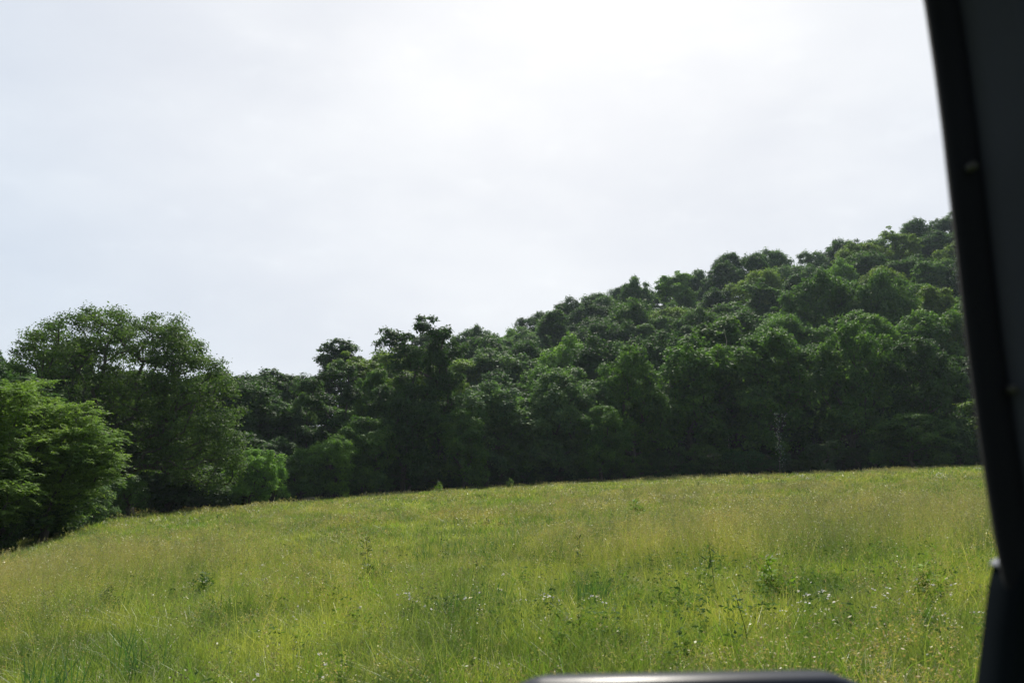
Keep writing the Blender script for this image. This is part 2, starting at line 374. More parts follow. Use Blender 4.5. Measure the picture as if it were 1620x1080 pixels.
# hand-placed trees that stand out: (proto, px centre, top py, distance, half width px, tone, label)
special = [
    ('gappy0', 655, 500, 115, 72, 'dark green', 'tallest tree at the forest edge, lumpy open crown breaking the skyline left of the hill'),
    ('gappy1', 700, 516, 116, 46, 'dark green', 'slim tree close against the right side of the tall open-crowned tree'),
    ('gappy1', 522, 564, 112, 52, 'dark green', 'ragged dark tree with knobbly top, midway between the big field tree and the tallest tree'),
    ('round2', 418, 603, 126, 44, 'dark green', 'low domed tree on the skyline just right of the big spreading tree'),
    ('tall0', 588, 574, 118, 34, 'mid green', 'bushy tree on the skyline just left of the tallest tree'),
    ('gappy0', 480, 596, 116, 22, 'grey-green', 'thin twiggy tree on the skyline at the left of the knobbly one'),
    ('edge2', 372, 652, 112, 40, 'dark green', 'dark tree behind the right flank of the big spreading tree'),
    ('round1', 398, 632, 132, 40, 'dark green', 'dark tree under the low domed skyline tree'),
    ('edge1', 640, 600, 112, 60, 'dark green', 'dark tree filling the forest edge below the tallest tree'),
    ('edge0', 1000, 545, 119, 60, 'mid green', 'leafy edge tree with a sunlit top, over the bushy sapling in the field'),
    ('edge2', 1090, 526, 124, 84, 'mid green', 'sunlit broad tree just left of the white speck in the wood'),
    ('edge1', 1215, 518, 123, 78, 'mid green', 'sunlit broad tree just right of the white speck in the wood'),
    ('round1', 1300, 432, 178, 62, 'mid green', 'large fine-leaved tree halfway up the hill, wide rounded green crown'),
    ('round3', 1400, 425, 172, 58, 'mid green', 'large rounded tree on the hill nearest the top of the windscreen pillar edge'),
    ('edge0', 1340, 505, 122, 64, 'mid green', 'full edge tree below the large fine-leaved one on the hill'),
    ('edge2', 770, 600, 114, 62, 'grey-green', 'pale grey-green rounded tree at the forest edge right of the tallest tree'),
    ('edge0', 885, 585, 115, 60, 'grey-green', 'pale-topped rounded edge tree, second to the right of the tallest tree'),
    ('edge1', 1455, 530, 118, 60, 'dark green', 'dark heavy edge tree nearest the windscreen pillar'),
    ('edge1', 580, 655, 108, 55, 'mid green', 'leafy sunlit low tree below the knobbly and bushy skyline trees'),
    ('edge0', 478, 708, 102, 36, 'mid green', 'low leafy tree just right of the bright corner shrubs'),
    ('edge2', 530, 686, 104, 42, 'bright green', 'small sunlit tree stepping down to the field, left-centre of the wood'),
    ('edge1', 735, 640, 110, 44, 'mid green', 'small leafy tree at the foot of the pale grey-green rounded tree'),
    ('edge0', 950, 640, 112, 44, 'mid green', 'small leafy tree at the wood edge above the bushy sapling'),
    ('edge1', 1440, 650, 112, 60, 'mid green', 'low broad tree with level boughs nearest the windscreen pillar'),
    ('round0', 5, 562, 96, 40, 'dark green', 'dark tree at the left edge of the photo, behind the feathery tree'),
    ('edge2', 445, 690, 108, 45, 'dark green', 'dark low tree behind the bright shrub in the far left corner of the field'),
]
occupied = []
for k, (pr, px, pt, Y, hw, tone, lab) in enumerate(special):
    u, e = ray(px, pt); X = u * Y; z = float(ground(X, Y)); h = e * Y - z; w = hw / FPX * Y
    v = rng.uniform(0.92, 1.08)
    place('broadleaf_tree', pr, X, Y, h * 1.0, w, rng.random() * 6.28, tuple(c * v for c in TONES[tone]), lab, 'tree')
    occupied.append((X, Y, w))

# forest rows up the hillside
rows = []
for j in range(10):
    row = []
    u = -0.60 + rng.random() * 0.03
    while u < 0.60:
        Y = float(edgeY(u)) + 5 + (j * 11.0 if j < 2 else 22.0 + (j - 2) * 17.5) + rng.uniform(-4, 4) * (0.8 if j < 2 else 1.25)
        yc = float(crestY(u)) + 6
        if Y <= yc + 6 or j < 3:
            X = u * Y
            if not any(math.hypot(X - a, (Y - b) * 0.7) < w * 0.75 for a, b, w in occupied):
                row.append((X, Y, Y > yc - 14))
        u += (8.2 if j < 1 else 9.4 if j < 2 else 10.4) * rng.uniform(0.75, 1.25) / max(Y, 90)
    rows.append(row)
for j, row in enumerate(rows):
    row.sort(key=lambda q: q[0] / q[1])
    for i, (X, Y, top) in enumerate(row):
        u = X / Y
        if j == 0:
            pr = 'edge%d' % rng.integers(3); h = rng.uniform(9.5, 13.5); w = rng.uniform(5.0, 7.2)
            if u < -0.15: h *= 0.62
            if u < -0.36: h *= 0.75; w *= 0.8
        elif j == 1:
            pr = ['edge0', 'edge1', 'edge2', 'tall0', 'round1'][rng.integers(5)]; h = rng.uniform(12.0, 15.5); w = rng.uniform(5.2, 7.2)
            if u < -0.15: h *= 0.72
            if u < -0.33: h *= 0.8
        else:
            pr = ['round0', 'round1', 'round2', 'round3', 'round4', 'round5', 'tall0', 'tall1'][rng.integers(8)]
            h = rng.uniform(14, 20); w = rng.uniform(6.0, 9.2)
            if u < -0.2: h *= 0.72
            if top: h = rng.uniform(14.5, 18.5) * (0.62 if u < -0.2 else 1); w = rng.uniform(6.0, 8.6)
            if pr[0] == 't': w *= 0.85; h *= 1.05
        tone = ['dark green', 'dark green', 'mid green', 'mid green', 'grey-green', 'bright green', 'yellow-green'][rng.integers(7)]
        if u < -0.22: tone = 'dark green'
        if top: tone = 'dark green' if rng.random() < 0.7 else 'grey-green'
        shape = {'r': 'round-crowned', 't': 'upright', 'e': 'full-skirted'}[pr[0]]
        where = 'front row of the wood' if j == 0 else '%s row of the wood' % ORD[j + 1]
        lab = '%s %s tree, %s, %s from the left' % (tone.capitalize(), shape, where, ORD[i + 1])
        v = rng.uniform(0.85, 1.15)
        place('forest_tree', pr, X, Y, h, w, rng.random() * 6.28, tuple(c * v for c in TONES[tone]), lab, 'tree', 'trees of the wood on the hillside')

# undergrowth along the field edge: every bush its own
k = 0; u = -0.40; bushes = []
while u < 0.58:
    Y = float(edgeY(u)) + (rng.uniform(0.8, 2.4) if len(bushes) % 2 else rng.uniform(2.8, 5.5)); bushes.append((u * Y, Y)); u += rng.uniform(1.5, 2.4) / Y
for i, (X, Y) in enumerate(bushes):
    pr = 'bush%d' % rng.integers(3); h = rng.uniform(2.2, 4.8); w = rng.uniform(1.8, 3.0)
    tone = ['dark green', 'dark green', 'mid green'][rng.integers(3)]
    place('shrub', pr, X, Y, h, w, rng.random() * 6.28, tuple(c * rng.uniform(0.8, 1.1) for c in TONES[tone]),
          '%s bush at the foot of the wood, %s' % (tone.capitalize(), ORD[i + 1] + ' bush from the left' if i < len(bushes) // 2 else ORD[len(bushes) - i] + ' bush from the right') , 'bush', 'bushes along the foot of the wood')

for px, pt, Y, hw, tone, lab, pr in [
    (400, 708, 93, 44, 'bright green', 'bright leafy shrub at the far left corner of the field', 'edge0'),
    (430, 728, 97, 30, 'bright green', 'lighter shrub overlapping the right side of the bright corner shrub', 'bush1'),
    (335, 755, 96, 26, 'dark green', 'dark shrub under the drooping side of the big spreading tree', 'bush2'),
    (205, 752, 71, 34, 'mid green', 'leafy shrub around the foot of the big spreading tree', 'bush0'),
    (150, 765, 54, 36, 'grey-green', 'grey-green fine shrub between the feathery tree and the big tree', 'bush1'),
    (90, 768, 50, 50, 'dark green', 'dark shrub below the feathery tree', 'bush2'),
    (5, 760, 44, 60, 'dark green', 'dark shrub at the left edge of the photo under the feathery tree', 'bush1'),
    (270, 745, 84, 40, 'dark green', 'shaded shrub behind the trunk of the big spreading tree', 'bush0')]:
    u, e = ray(px, pt); X = u * Y; z = float(ground(X, Y))
    place('shrub', pr, X, Y, e * Y - z, hw / FPX * Y, rng.random() * 6.28, tuple(q * (1.25 if tone == 'bright green' else 1.0) for q in TONES[tone]), lab, 'bush')

# ---------------------------------------------------------------- the big spreading tree in the field corner
def big_tree():
    r = np.random.default_rng(21); Y = 75.0; s = Y / FPX
    u0, e0 = ray(198, 806); X0 = u0 * Y; z0 = float(ground(X0, Y))
    def pt(px, py, dy=0.0):
        u, e = ray(px, py); return (u * Y - X0, dy, e * Y - z0)
    ells = [(pt(168, 588), (7.4, 6.4, 5.3)), (pt(232, 585, 0.5), (4.6, 5.0, 4.9)), (pt(130, 575, 0.3), (4.8, 4.8, 4.3)), (pt(272, 612, 0.2), (3.6, 4.2, 4.6)), (pt(85, 600, 0.8), (3.2, 3.8, 3.9)), (pt(318, 660, -0.5), (3.5, 4.4, 4.9)), (pt(325, 725, -0.8), (3.0, 3.6, 3.8)),
            (pt(120, 680, 0.5), (4.5, 4.5, 4.0)), (pt(235, 700, 1.5), (4.2, 3.8, 3.8))]
    holes = []
    for px, py, rr in ((228, 594, 22), (182, 577, 9), (78, 592, 17), (315, 604, 11), (196, 640, 12), (110, 612, 10), (50, 600, 8)):
        q = pt(px, py); holes.append((q[0], q[2], rr * s))
    C = shell_clumps(r, ells, 600, 0.80, 1.0, [(a, b, c * 1.25) for a, b, c in holes], 0.12, -0.75)
    R = r.uniform(0.65, 1.1, len(C))
    V, F, tint = crown_leaves(r, C, R, 165, 0.21, 0.13, 0.7, 0.25, 0.6)
    root = bpy.data.objects.new('spreading_tree', None); COL.objects.link(root); root.location = (X0, Y, z0)
    tag(root, 'big spreading tree with dark limbs showing through its wide domed crown, left of the field', 'tree')
    c = link('crown', make_mesh('crown', V, F, [M_LEAF], tint=tint), root); c.color = (0.078, 0.138, 0.036, 1)
    t1 = [pt(196, 780), pt(190, 750), pt(186, 722), pt(190, 700)]
    TV, TF = limbs(r, C, (0, 0, -0.5), t1[-1], 0.027, 0.14, 6, 0.50, [np.array(p) for p in t1])
    link('trunk', make_mesh('trunk', TV, TF, [M_BARK], smooth=True), root)
big_tree()

# ---------------------------------------------------------------- feathery tree at the left (flat sprays of small leaflets)
def feathery(px, py_base, Y, ells_px, seed, nspray, label, col):
    r = np.random.default_rng(seed); u0, _ = ray(px, py_base); X0 = u0 * Y; z0 = float(ground(X0, Y)); s = Y / FPX
    def pt(a, b, dy=0.0):
        u, e = ray(a, b); return (u * Y - X0, dy, e * Y - z0)
    ells = [(pt(a, b, dy), (ra * s, ra * s * 0.85, rb * s)) for a, b, ra, rb, dy in ells_px]
    C = shell_clumps(r, ells, nspray, 0.62, 1.0, (), 0.3, -0.8)
    C[:, 2] = np.maximum(C[:, 2], 0.3)
    Vs = []; Fs = []; Ts = []; off = 0; cen = np.array(ells[0][0])
    for c in C:
        out = c - cen; a0 = math.atan2(out[1], out[0]) + r.normal() * 0.5; rad = r.uniform(0.55, 1.05)
        nf = int(16 * rad / 0.8)
        for f in range(nf):                                 # fronds fan out from the twig, leaflets in two ranks
            a = a0 + r.normal() * 1.2; d = np.array([math.cos(a), math.sin(a), r.normal() * 0.3 + 0.15]); ln = rad * r.uniform(0.5, 1.0)
            b = c + r.normal(size=3) * np.array([0.3, 0.3, 0.10]) - d * 0.25 * rad; m = 9
            tt = np.linspace(0.1, 1, m); mid = b + d * (tt * ln)[:, None] + np.array([0, 0, -0.30]) * ((tt ** 2) * ln)[:, None]
            side = np.array([-math.sin(a), math.cos(a), 0])
            for sg in (-1, 1):
                fw = np.tile(side * sg * 0.9 + d * 0.5, (m, 1)); nn = np.tile([0, 0, 1.0], (m, 1)) + r.normal(size=(m, 3)) * 0.25
                V, F = leaf_quads(r, mid, nn, 0.16, 0.075, 0.15, fw)
                Vs.append(V); Fs.append(F + off); off += len(V); Ts.append(np.clip(0.5 + 0.15 * r.normal(size=m) + r.normal() * 0.1, 0, 1))
    root = bpy.data.objects.new('feathery_tree', None); COL.objects.link(root); root.location = (X0, Y, z0); tag(root, label, 'tree')
    c = link('crown', make_mesh('crown', np.concatenate(Vs), np.concatenate(Fs), [M_LEAF], tint=np.concatenate(Ts)), root); c.color = (*col, 1)
    TV, TF = limbs(r, C, (0, 0, -0.4), (0.1, 0, 2.2), 0.012, 0.08, 5, 0.5)
    link('trunk', make_mesh('trunk', TV, TF, [M_BARK], smooth=True), root)
feathery(65, 850, 47, [(75, 715, 105, 95, 0), (30, 660, 80, 65, 0.5), (120, 735, 72, 62, -0.5), (50, 780, 95, 60, -0.5)], 31, 420,
         'bright green feathery-leaved tree with layered sprays, leaning over the field at the left', (0.165, 0.265, 0.062))
feathery(-60, 870, 42, [(-60, 700, 90, 100, 0), (-20, 640, 55, 45, 0.6), (-40, 780, 90, 70, 0)], 32, 260,
         'feathery-leaved tree cut off by the left edge of the photo', (0.150, 0.245, 0.060))

# ---------------------------------------------------------------- meadow prototypes, scattered over the field as ground cover
PC = bpy.data.collections.new('meadow_tufts')              # not in the scene: only a source for the scattered ground cover
def blades(r, n, rad, hmin, hmax, wid, lean=0.35, seg=3):
    a = r.random(n) * 6.28; q = np.sqrt(r.random(n)) * rad; B = np.stack([np.cos(a) * q, np.sin(a) * q, np.full(n, -0.03)], 1)
    h = r.uniform(hmin, hmax, n); b = r.random(n) * 6.28; ln = np.minimum(np.abs(r.normal(size=n)) * lean + 0.05, 1.15); D = np.stack([np.cos(b), np.sin(b), np.zeros(n)], 1)
    fa = r.random(n) * 3.14; S = np.stack([np.cos(fa), np.sin(fa), np.zeros(n)], 1) * (wid * r.uniform(0.7, 1.3, n) * 0.5)[:, None]
    pts = []
    for k in range(seg + 1):
        t = k / seg; c = B + D * (h * ln * t ** 2 * 1.2)[:, None]; c[:, 2] += h * (t - 0.30 * ln * t ** 2.2)
        w = S * (1 - 0.12 * k if k < seg else 0.12); pts += [c - w, c + w]
    V = np.stack(pts, 1); m = V.shape[1]; base = (np.arange(n) * m)[:, None]
    F = np.concatenate([base + np.array([[2 * k, 2 * k + 1, 2 * k + 3, 2 * k + 2]]) for k in range(seg)], 0)
    T = np.tile(np.clip(0.5 + 0.22 * r.normal(size=n), 0, 1), seg)
    tip = B + D * (h * ln * 1.2)[:, None]; tip[:, 2] += h * (1 - 0.30 * ln)
    return V.reshape(-1, 3), F, T, tip, D
def join(parts):
    Vs = []; Fs = []; Ts = []; Ms = []; off = 0
    for V, F, T, m in parts:
        Vs.append(V); Fs.append(F + off); Ts.append(T); Ms.append(np.full(len(F), m)); off += len(V)
    return np.concatenate(Vs), np.concatenate(Fs), np.concatenate(Ts), np.concatenate(Ms)
def panicle(r, tips, D, n, ln, size):
    m = len(tips) * n; k = np.repeat(np.arange(len(tips)), n); t = r.random(m)
    P = tips[k] - np.array([0, 0, 1.0]) * (t * ln)[:, None] * 0.9 - D[k] * (t * ln * 0.3)[:, None] + r.normal(size=(m, 3)) * (0.012 + 0.05 * ln * t)[:, None] * np.array([1, 1, 0.4])
    V, F = leaf_quads(r, P, rdir(r, m), size, size * 0.45); return V, F, np.clip(r.random(m), 0, 1)
def discs(r, C, rad, tilt=0.5, pet=6):
    n = len(C); nn = unit(np.array([0, 0, 1.0]) + r.normal(size=(n, 3)) * tilt); a = unit(np.cross(nn, rdir(r, n))); b = np.cross(nn, a); Vs = []; Fs = []; off = 0
    for k in range(pet):
        q = k * math.pi / pet * 2; d = a * math.cos(q) + b * math.sin(q); s = np.cross(nn, d); rr = (rad * r.uniform(0.8, 1.2, n))[:, None]
        V = np.stack([C, C + d * rr * 0.7 + s * rr * 0.38, C + d * rr, C + d * rr * 0.7 - s * rr * 0.38], 1).reshape(-1, 3); Vs.append(V); Fs.append(np.arange(4 * n).reshape(n, 4) + off); off += 4 * n
    return np.concatenate(Vs), np.concatenate(Fs), np.tile(r.random(n), pet)
PN = []
def addp(code, parts, mats):
    V, F, T, Mi = join(parts); me = make_mesh(code, V, F, mats, Mi, T)
    o = bpy.data.objects.new('tuft_%02d' % len(PN), me); PC.objects.link(o); PN.append(code)
def tuft(code, seed, n, rad, h0, h1, w, mat, lean=0.35, stalks=0, sw=0.004, sh=(0.5, 0.8), pn=10, pl=0.12, ps=0.02, flowers=0, fr=0.012, stalkmat=None):
    r = np.random.default_rng(seed); parts = []
    if n: V, F, T, _, _ = blades(r, n, rad, h0, h1, w, lean); parts.append((V, F, T, 0))
    if stalks:
        V, F, T, tips, D = blades(r, stalks, rad, sh[0], sh[1], sw, 0.25, 4); parts.append((V, F, T, 1)); V, F, T = panicle(r, tips, D, pn, pl, ps); parts.append((V, F, T, 2))
    if flowers:
        V, F, T, tips, D = blades(r, flowers, rad * 0.6, sh[0], sh[1], sw, 0.3, 3); parts.append((V, F, T, 0))
        k = np.repeat(np.arange(flowers), 3); C = tips[k] + r.normal(size=(len(k), 3)) * np.array([0.025, 0.025, 0.012]) * (fr / 0.012); C[::3] = tips
        V, F, T = discs(r, C, fr); parts.append((V, F, T, 3)); V, F, T = discs(r, C + np.array([0, 0, 0.004]), fr * 0.35, 0.2); parts.append((V, F, T, 4))
    addp(code, parts, [mat, stalkmat or M_GRASS, M_SEED, M_PETAL, M_YELLOW])
# near
for k in range(4): tuft('n_grass', 600 + k, 95, 0.26, 0.14, 0.40, 0.0065, M_GRASS, 0.5)
for k in range(3): tuft('n_lush', 610 + k, 75, 0.18, 0.18, 0.46, 0.0085, M_LUSH, 0.45)
for k in range(2): tuft('n_blue', 615 + k, 60, 0.16, 0.2, 0.5, 0.008, M_BLUEG, 0.25)
for k in range(3): tuft('n_seed', 620 + k, 22, 0.28, 0.2, 0.42, 0.007, M_GRASS, 0.4, 14, 0.0035, (0.45, 0.88), 18, 0.14, 0.015)
for k in range(2): tuft('n_dry', 630 + k, 34, 0.22, 0.12, 0.36, 0.009, M_DRY, 1.1)
for k in range(3): tuft('n_flower', 640 + k, 14, 0.16, 0.15, 0.35, 0.008, M_LUSH, 0.4, 0, 0.005, (0.4, 0.62), flowers=4, fr=0.009)
def weedtuft(code, seed, n, h, ll, mat):
    r = np.random.default_rng(seed); t = r.uniform(0.1, 1, n); b = r.random(n) * 6.28; st = r.integers(0, 4, n); sx = np.array([[0, 0], [0.3, 0.1], [-0.2, 0.25], [0.05, -0.3]]) * h
    d = np.stack([np.cos(b), np.sin(b), r.uniform(0.1, 0.9, n)], 1); P = np.concatenate([sx[st] * t[:, None], (t * h * (1 - 0.12 * st))[:, None]], 1)
    V, F = leaf_quads(r, P, unit(np.array([0, 0, 1.0]) + r.normal(size=(n, 3)) * 0.5), ll, ll * 0.4, 0.2, d); addp(code, [(V, F, np.clip(r.random(n), 0, 1), 0)], [mat])
M_BROAD = grass_mat('broad_leaves', [(0.05, 0.10, 0.03), (0.09, 0.16, 0.04), (0.20, 0.30, 0.05)], None, 0.4, spec=0.04, rough=0.7)
for k in range(3): weedtuft('n_weed', 800 + k, 80, 0.40, 0.05, M_BROAD)
for k in range(2): weedtuft('m_weed', 810 + k, 70, 0.45, 0.07, M_BROAD)
for k in range(2): weedtuft('f_weed', 820 + k, 50, 0.5, 0.13, M_BROAD)
# middle distance
for k in range(4): tuft('m_grass', 650 + k, 120, 0.55, 0.16, 0.40, 0.018, M_GRASS, 0.45)
for k in range(2): tuft('m_lush', 660 + k, 90, 0.38, 0.18, 0.46, 0.020, M_LUSH, 0.4)
for k in range(2): tuft('m_seed', 670 + k, 24, 0.55, 0.2, 0.4, 0.014, M_GRASS, 0.4, 32, 0.006, (0.42, 0.72), 9, 0.13, 0.035)
for k in range(1): tuft('m_dry', 680 + k, 46, 0.4, 0.15, 0.45, 0.012, M_DRY, 1.0)
for k in range(2): tuft('m_flower', 690 + k, 16, 0.3, 0.15, 0.35, 0.014, M_LUSH, 0.4, 0, 0.008, (0.38, 0.58), flowers=6, fr=0.014)
# far
for k in range(3): tuft('f_grass', 700 + k, 150, 1.1, 0.18, 0.42, 0.045, M_GRASS, 0.45)
for k in range(2): tuft('f_lush', 710 + k, 100, 0.7, 0.18, 0.48, 0.05, M_LUSH, 0.45)
for k in range(2): tuft('f_seed', 720 + k, 24, 1.1, 0.2, 0.4, 0.03, M_GRASS, 0.4, 50, 0.014, (0.42, 0.74), 5, 0.12, 0.07)
for k in range(1): tuft('f_flower', 730 + k, 14, 0.6, 0.15, 0.35, 0.03, M_LUSH, 0.4, 0, 0.016, (0.38, 0.58), flowers=7, fr=0.036)

def gn_scatter(name, X, Y, codes, scl, label):
    n = len(X); Z = ground(X, Y)
    me = bpy.data.meshes.new(name); me.vertices.add(n); me.vertices.foreach_set('co', np.stack([X, Y, Z], 1).astype(np.float32).ravel())
    a = me.attributes.new('pick', 'INT', 'POINT'); a.data.foreach_set('value', np.asarray(codes, dtype=np.int32))
    a = me.attributes.new('turn', 'FLOAT_VECTOR', 'POINT'); T = np.stack([rng.normal(size=n) * 0.1, rng.normal(size=n) * 0.1, rng.random(n) * 6.28], 1).astype(np.float32); a.data.foreach_set('vector', T.ravel())
    a = me.attributes.new('size', 'FLOAT', 'POINT'); a.data.foreach_set('value', np.asarray(scl, dtype=np.float32))
    o = link(name, me); tag(o, label, 'ground cover', kind='stuff')
    g = bpy.data.node_groups.new(name, 'GeometryNodeTree')
    g.interface.new_socket('Geometry', in_out='INPUT', socket_type='NodeSocketGeometry'); g.interface.new_socket('Geometry', in_out='OUTPUT', socket_type='NodeSocketGeometry')
    gi = g.nodes.new('NodeGroupInput'); go = g.nodes.new('NodeGroupOutput'); ip = g.nodes.new('GeometryNodeInstanceOnPoints'); ci = g.nodes.new('GeometryNodeCollectionInfo')
    ci.inputs['Collection'].default_value = PC; ci.inputs['Separate Children'].default_value = True; ci.inputs['Reset Children'].default_value = True
    def na(nm, ty):
        q = g.nodes.new('GeometryNodeInputNamedAttribute'); q.data_type = ty; q.inputs['Name'].default_value = nm; return q.outputs['Attribute']
    e2r = g.nodes.new('FunctionNodeEulerToRotation'); g.links.new(na('turn', 'FLOAT_VECTOR'), e2r.inputs[0])
    g.links.new(gi.outputs[0], ip.inputs['Points']); g.links.new(ci.outputs[0], ip.inputs['Instance']); ip.inputs['Pick Instance'].default_value = True
    g.links.new(na('pick', 'INT'), ip.inputs['Instance Index']); g.links.new(e2r.outputs[0], ip.inputs['Rotation']); g.links.new(na('size', 'FLOAT'), ip.inputs['Scale'])
    g.links.new(ip.outputs[0], go.inputs[0])
    md = o.modifiers.new('scatter', 'NODES'); md.node_group = g
    return o
CI = {}
for i, c in enumerate(PN): CI.setdefault(c, []).append(i)
def zone(n, y0, y1, um):
    Y = np.sqrt(rng.uniform(y0 * y0, y1 * y1, n)); u = rng.uniform(-um, um, n); return u * Y, Y
def inside(X, Y): return Y < edgeY(X / Y) + 1.5
def pick(code, n): return rng.choice(CI[code], n)
def layer(kind, pre, n, y0, y1, um, dens, s0=0.8, s1=1.25):
    X, Y = zone(n, y0, y1, um); ok = inside(X, Y)
    if dens is not None: ok &= rng.random(n) < dens(X, Y)
    X, Y = X[ok], Y[ok]; return X, Y, pick(pre + kind, len(X)), rng.uniform(s0, s1, len(X))
ss = lambda v, a, b: np.clip((v - a) / (b - a), 0, 1)
lushd = lambda X, Y: 0.12 + 0.88 * ss(fbm(X, Y, 7.0), 0.5, 0.68) + 0.15 * ss(12 - Y, 0, 5)
seedd = lambda X, Y: 0.10 + 0.9 * ss(fbm(X + 90, Y + 40, 8.0), 0.48, 0.68)
flowd = lambda X, Y: 0.03 + 0.97 * ss(fbm(X - 60, Y + 140, 5.0), 0.57, 0.72)
dryd = lambda X, Y: 0.04 + 0.96 * ss(fbm(X + 160, Y - 70, 3.0), 0.60, 0.74)
blued = lambda X, Y: ss(fbm(X - 160, Y - 170, 3.2), 0.55, 0.68)
def cat(ls): return [np.concatenate(q) for q in zip(*ls)]
gr = cat([layer('grass', 'n_', 7500, 3.0, 20, 0.78, None), layer('lush', 'n_', 2600, 3.0, 20, 0.78, lushd), layer('blue', 'n_', 900, 3.0, 20, 0.78, blued, 0.8, 1.5),
          layer('grass', 'm_', 9000, 18, 52, 0.72, None), layer('lush', 'm_', 5200, 18, 52, 0.72, lushd),
          layer('grass', 'f_', 11000, 48, 122, 0.68, None), layer('lush', 'f_', 6500, 48, 122, 0.68, lushd)])
gn_scatter('meadow_grass', *gr, 'green meadow grass covering the whole field')
sd = cat([layer('seed', 'n_', 6500, 3.4, 20, 0.78, seedd), layer('seed', 'm_', 3400, 18, 52, 0.72, seedd), layer('seed', 'f_', 2000, 48, 122, 0.68, seedd)])
gn_scatter('seeding_grass', *sd, 'tall grass stalks with tan and reddish seed heads among the meadow grass')
weedd = lambda X, Y: 0.15 + 0.85 * ss(fbm(X + 220, Y + 20, 4.0), 0.52, 0.66)
wd = cat([layer('weed', 'n_', 2400, 3.4, 20, 0.78, weedd), layer('weed', 'm_', 3200, 18, 52, 0.72, weedd, 0.6, 1.3), layer('weed', 'f_', 3000, 48, 118, 0.68, weedd, 0.6, 1.3)])
gn_scatter('broadleaf_weeds', *wd, 'low dark broad-leaved weeds mixed all through the meadow grass')
fl = cat([layer('flower', 'n_', 220, 4.5, 20, 0.75, flowd), layer('flower', 'm_', 560, 18, 52, 0.7, flowd), layer('flower', 'f_', 700, 48, 110, 0.66, flowd)])
extra = []
for px, py, n, sp in ((1255, 975, 3, 0.12), (1300, 975, 3, 0.3), (1410, 980, 3, 0.3), (1468, 948, 2, 0.08), (1180, 915, 5, 0.6), (430, 925, 4, 0.3), (925, 965, 3, 0.2), (760, 940, 3, 0.6)):
    x, y = hit(px, py, 0.4); q = rng.normal(size=(n, 2)) * sp; X = x + q[:, 0]; Y = y + q[:, 1] * 1.5; extra.append((X, Y, pick('n_flower', n), rng.uniform(0.9, 1.3, n)))
fl = cat([fl] + extra)
gn_scatter('wildflowers', *fl, 'small white wildflowers scattered in drifts across the meadow')
dr = [layer('dry', 'n_', 3600, 3.4, 20, 0.78, dryd), layer('dry', 'm_', 1600, 18, 52, 0.72, dryd)]
for px, py, n, sp in ((1440, 1045, 9, 0.5), (1170, 1040, 6, 0.35), (260, 1060, 7, 0.4), (170, 1010, 4, 0.3), (600, 1040, 4, 0.5), (890, 1010, 5, 0.5)):
    x, y = hit(px, py, 0.3); q = rng.normal(size=(n, 2)) * sp; dr.append((x + q[:, 0], y + q[:, 1], pick('n_dry', n), rng.uniform(0.8, 1.2, n)))
gn_scatter('dry_grass', *cat(dr), 'pale bent dry grass lying in patches in the meadow')

# ---------------------------------------------------------------- single weeds and saplings that stand out of the grass
def weed(kind, px, py_top, py_base, col, label, seed, lsc=1.0):
    r = np.random.default_rng(seed); x, y = hit(px, py_base, 0.15); z = float(ground(x, y)); _, e = ray(px, py_top); h = e * y - z
    parts = []; tubeV = []; root = bpy.data.objects.new({'spire': 'weed_plant', 'bushy': 'tree_sapling', 'leafy': 'weed_plant'}[kind], None); COL.objects.link(root); root.location = (x, y, z)
    tag(root, label, {'spire': 'weed', 'bushy': 'sapling', 'leafy': 'weed'}[kind])
    stems = {'spire': 1, 'bushy': 3, 'leafy': 4}[kind]; C = []; fw = []; Lp = []
    for s in range(stems):
        hs = h * (1 if s == 0 else r.uniform(0.6, 0.9)); a = r.random() * 6.28; sp = 0.0 if s == 0 else (0.22 if kind == 'bushy' else 0.3) * h
        tip = np.array([math.cos(a) * sp + r.normal() * 0.03, math.sin(a) * sp, hs]); C.append(tip)
        n = int({'spire': 46, 'bushy': 130, 'leafy': 70}[kind])
        t = r.uniform(0.12, 1.0, n) ** 0.85; b = r.random(n) * 6.28
        d = np.stack([np.cos(b), np.sin(b), r.uniform(0.1, 0.9, n)], 1); rad = {'spire': 0.05, 'bushy': 0.22, 'leafy': 0.12}[kind] * h * (1.1 - 0.7 * t)
        Lp.append(tip * t[:, None] + d * (rad * r.random(n))[:, None]); fw.append(d)
    P = np.concatenate(Lp); D = np.concatenate(fw); ll = {'spire': 0.11, 'bushy': 0.12, 'leafy': 0.15}[kind] * h * lsc * 1.15
    nn = unit(np.array([0, 0, 1.0]) + r.normal(size=P.shape) * 0.5 - D * 0.3)
    V, F = leaf_quads(r, P, nn, ll, ll * 0.3, 0.25, D)
    c = link('leaves', make_mesh('leaves', V, F, [M_WEED], tint=np.clip(0.5 + 0.2 * r.normal(size=len(F)), 0, 1)), root); c.color = (*col, 1)
    TV, TF = limbs(r, np.array(C), (0, 0, -0.1), (0, 0, 0.2 * h), 0.005 * h, 0.05, 5, 0.6)
    m = make_mesh('stem', TV, TF, [M_WEED], tint=np.full(len(TF), 0.3), smooth=True); s = link('stem', m, root); s.color = (*[q * 0.8 for q in col], 1)
G1, G2, G3 = (0.045, 0.095, 0.025), (0.14, 0.24, 0.035), (0.085, 0.14, 0.045)
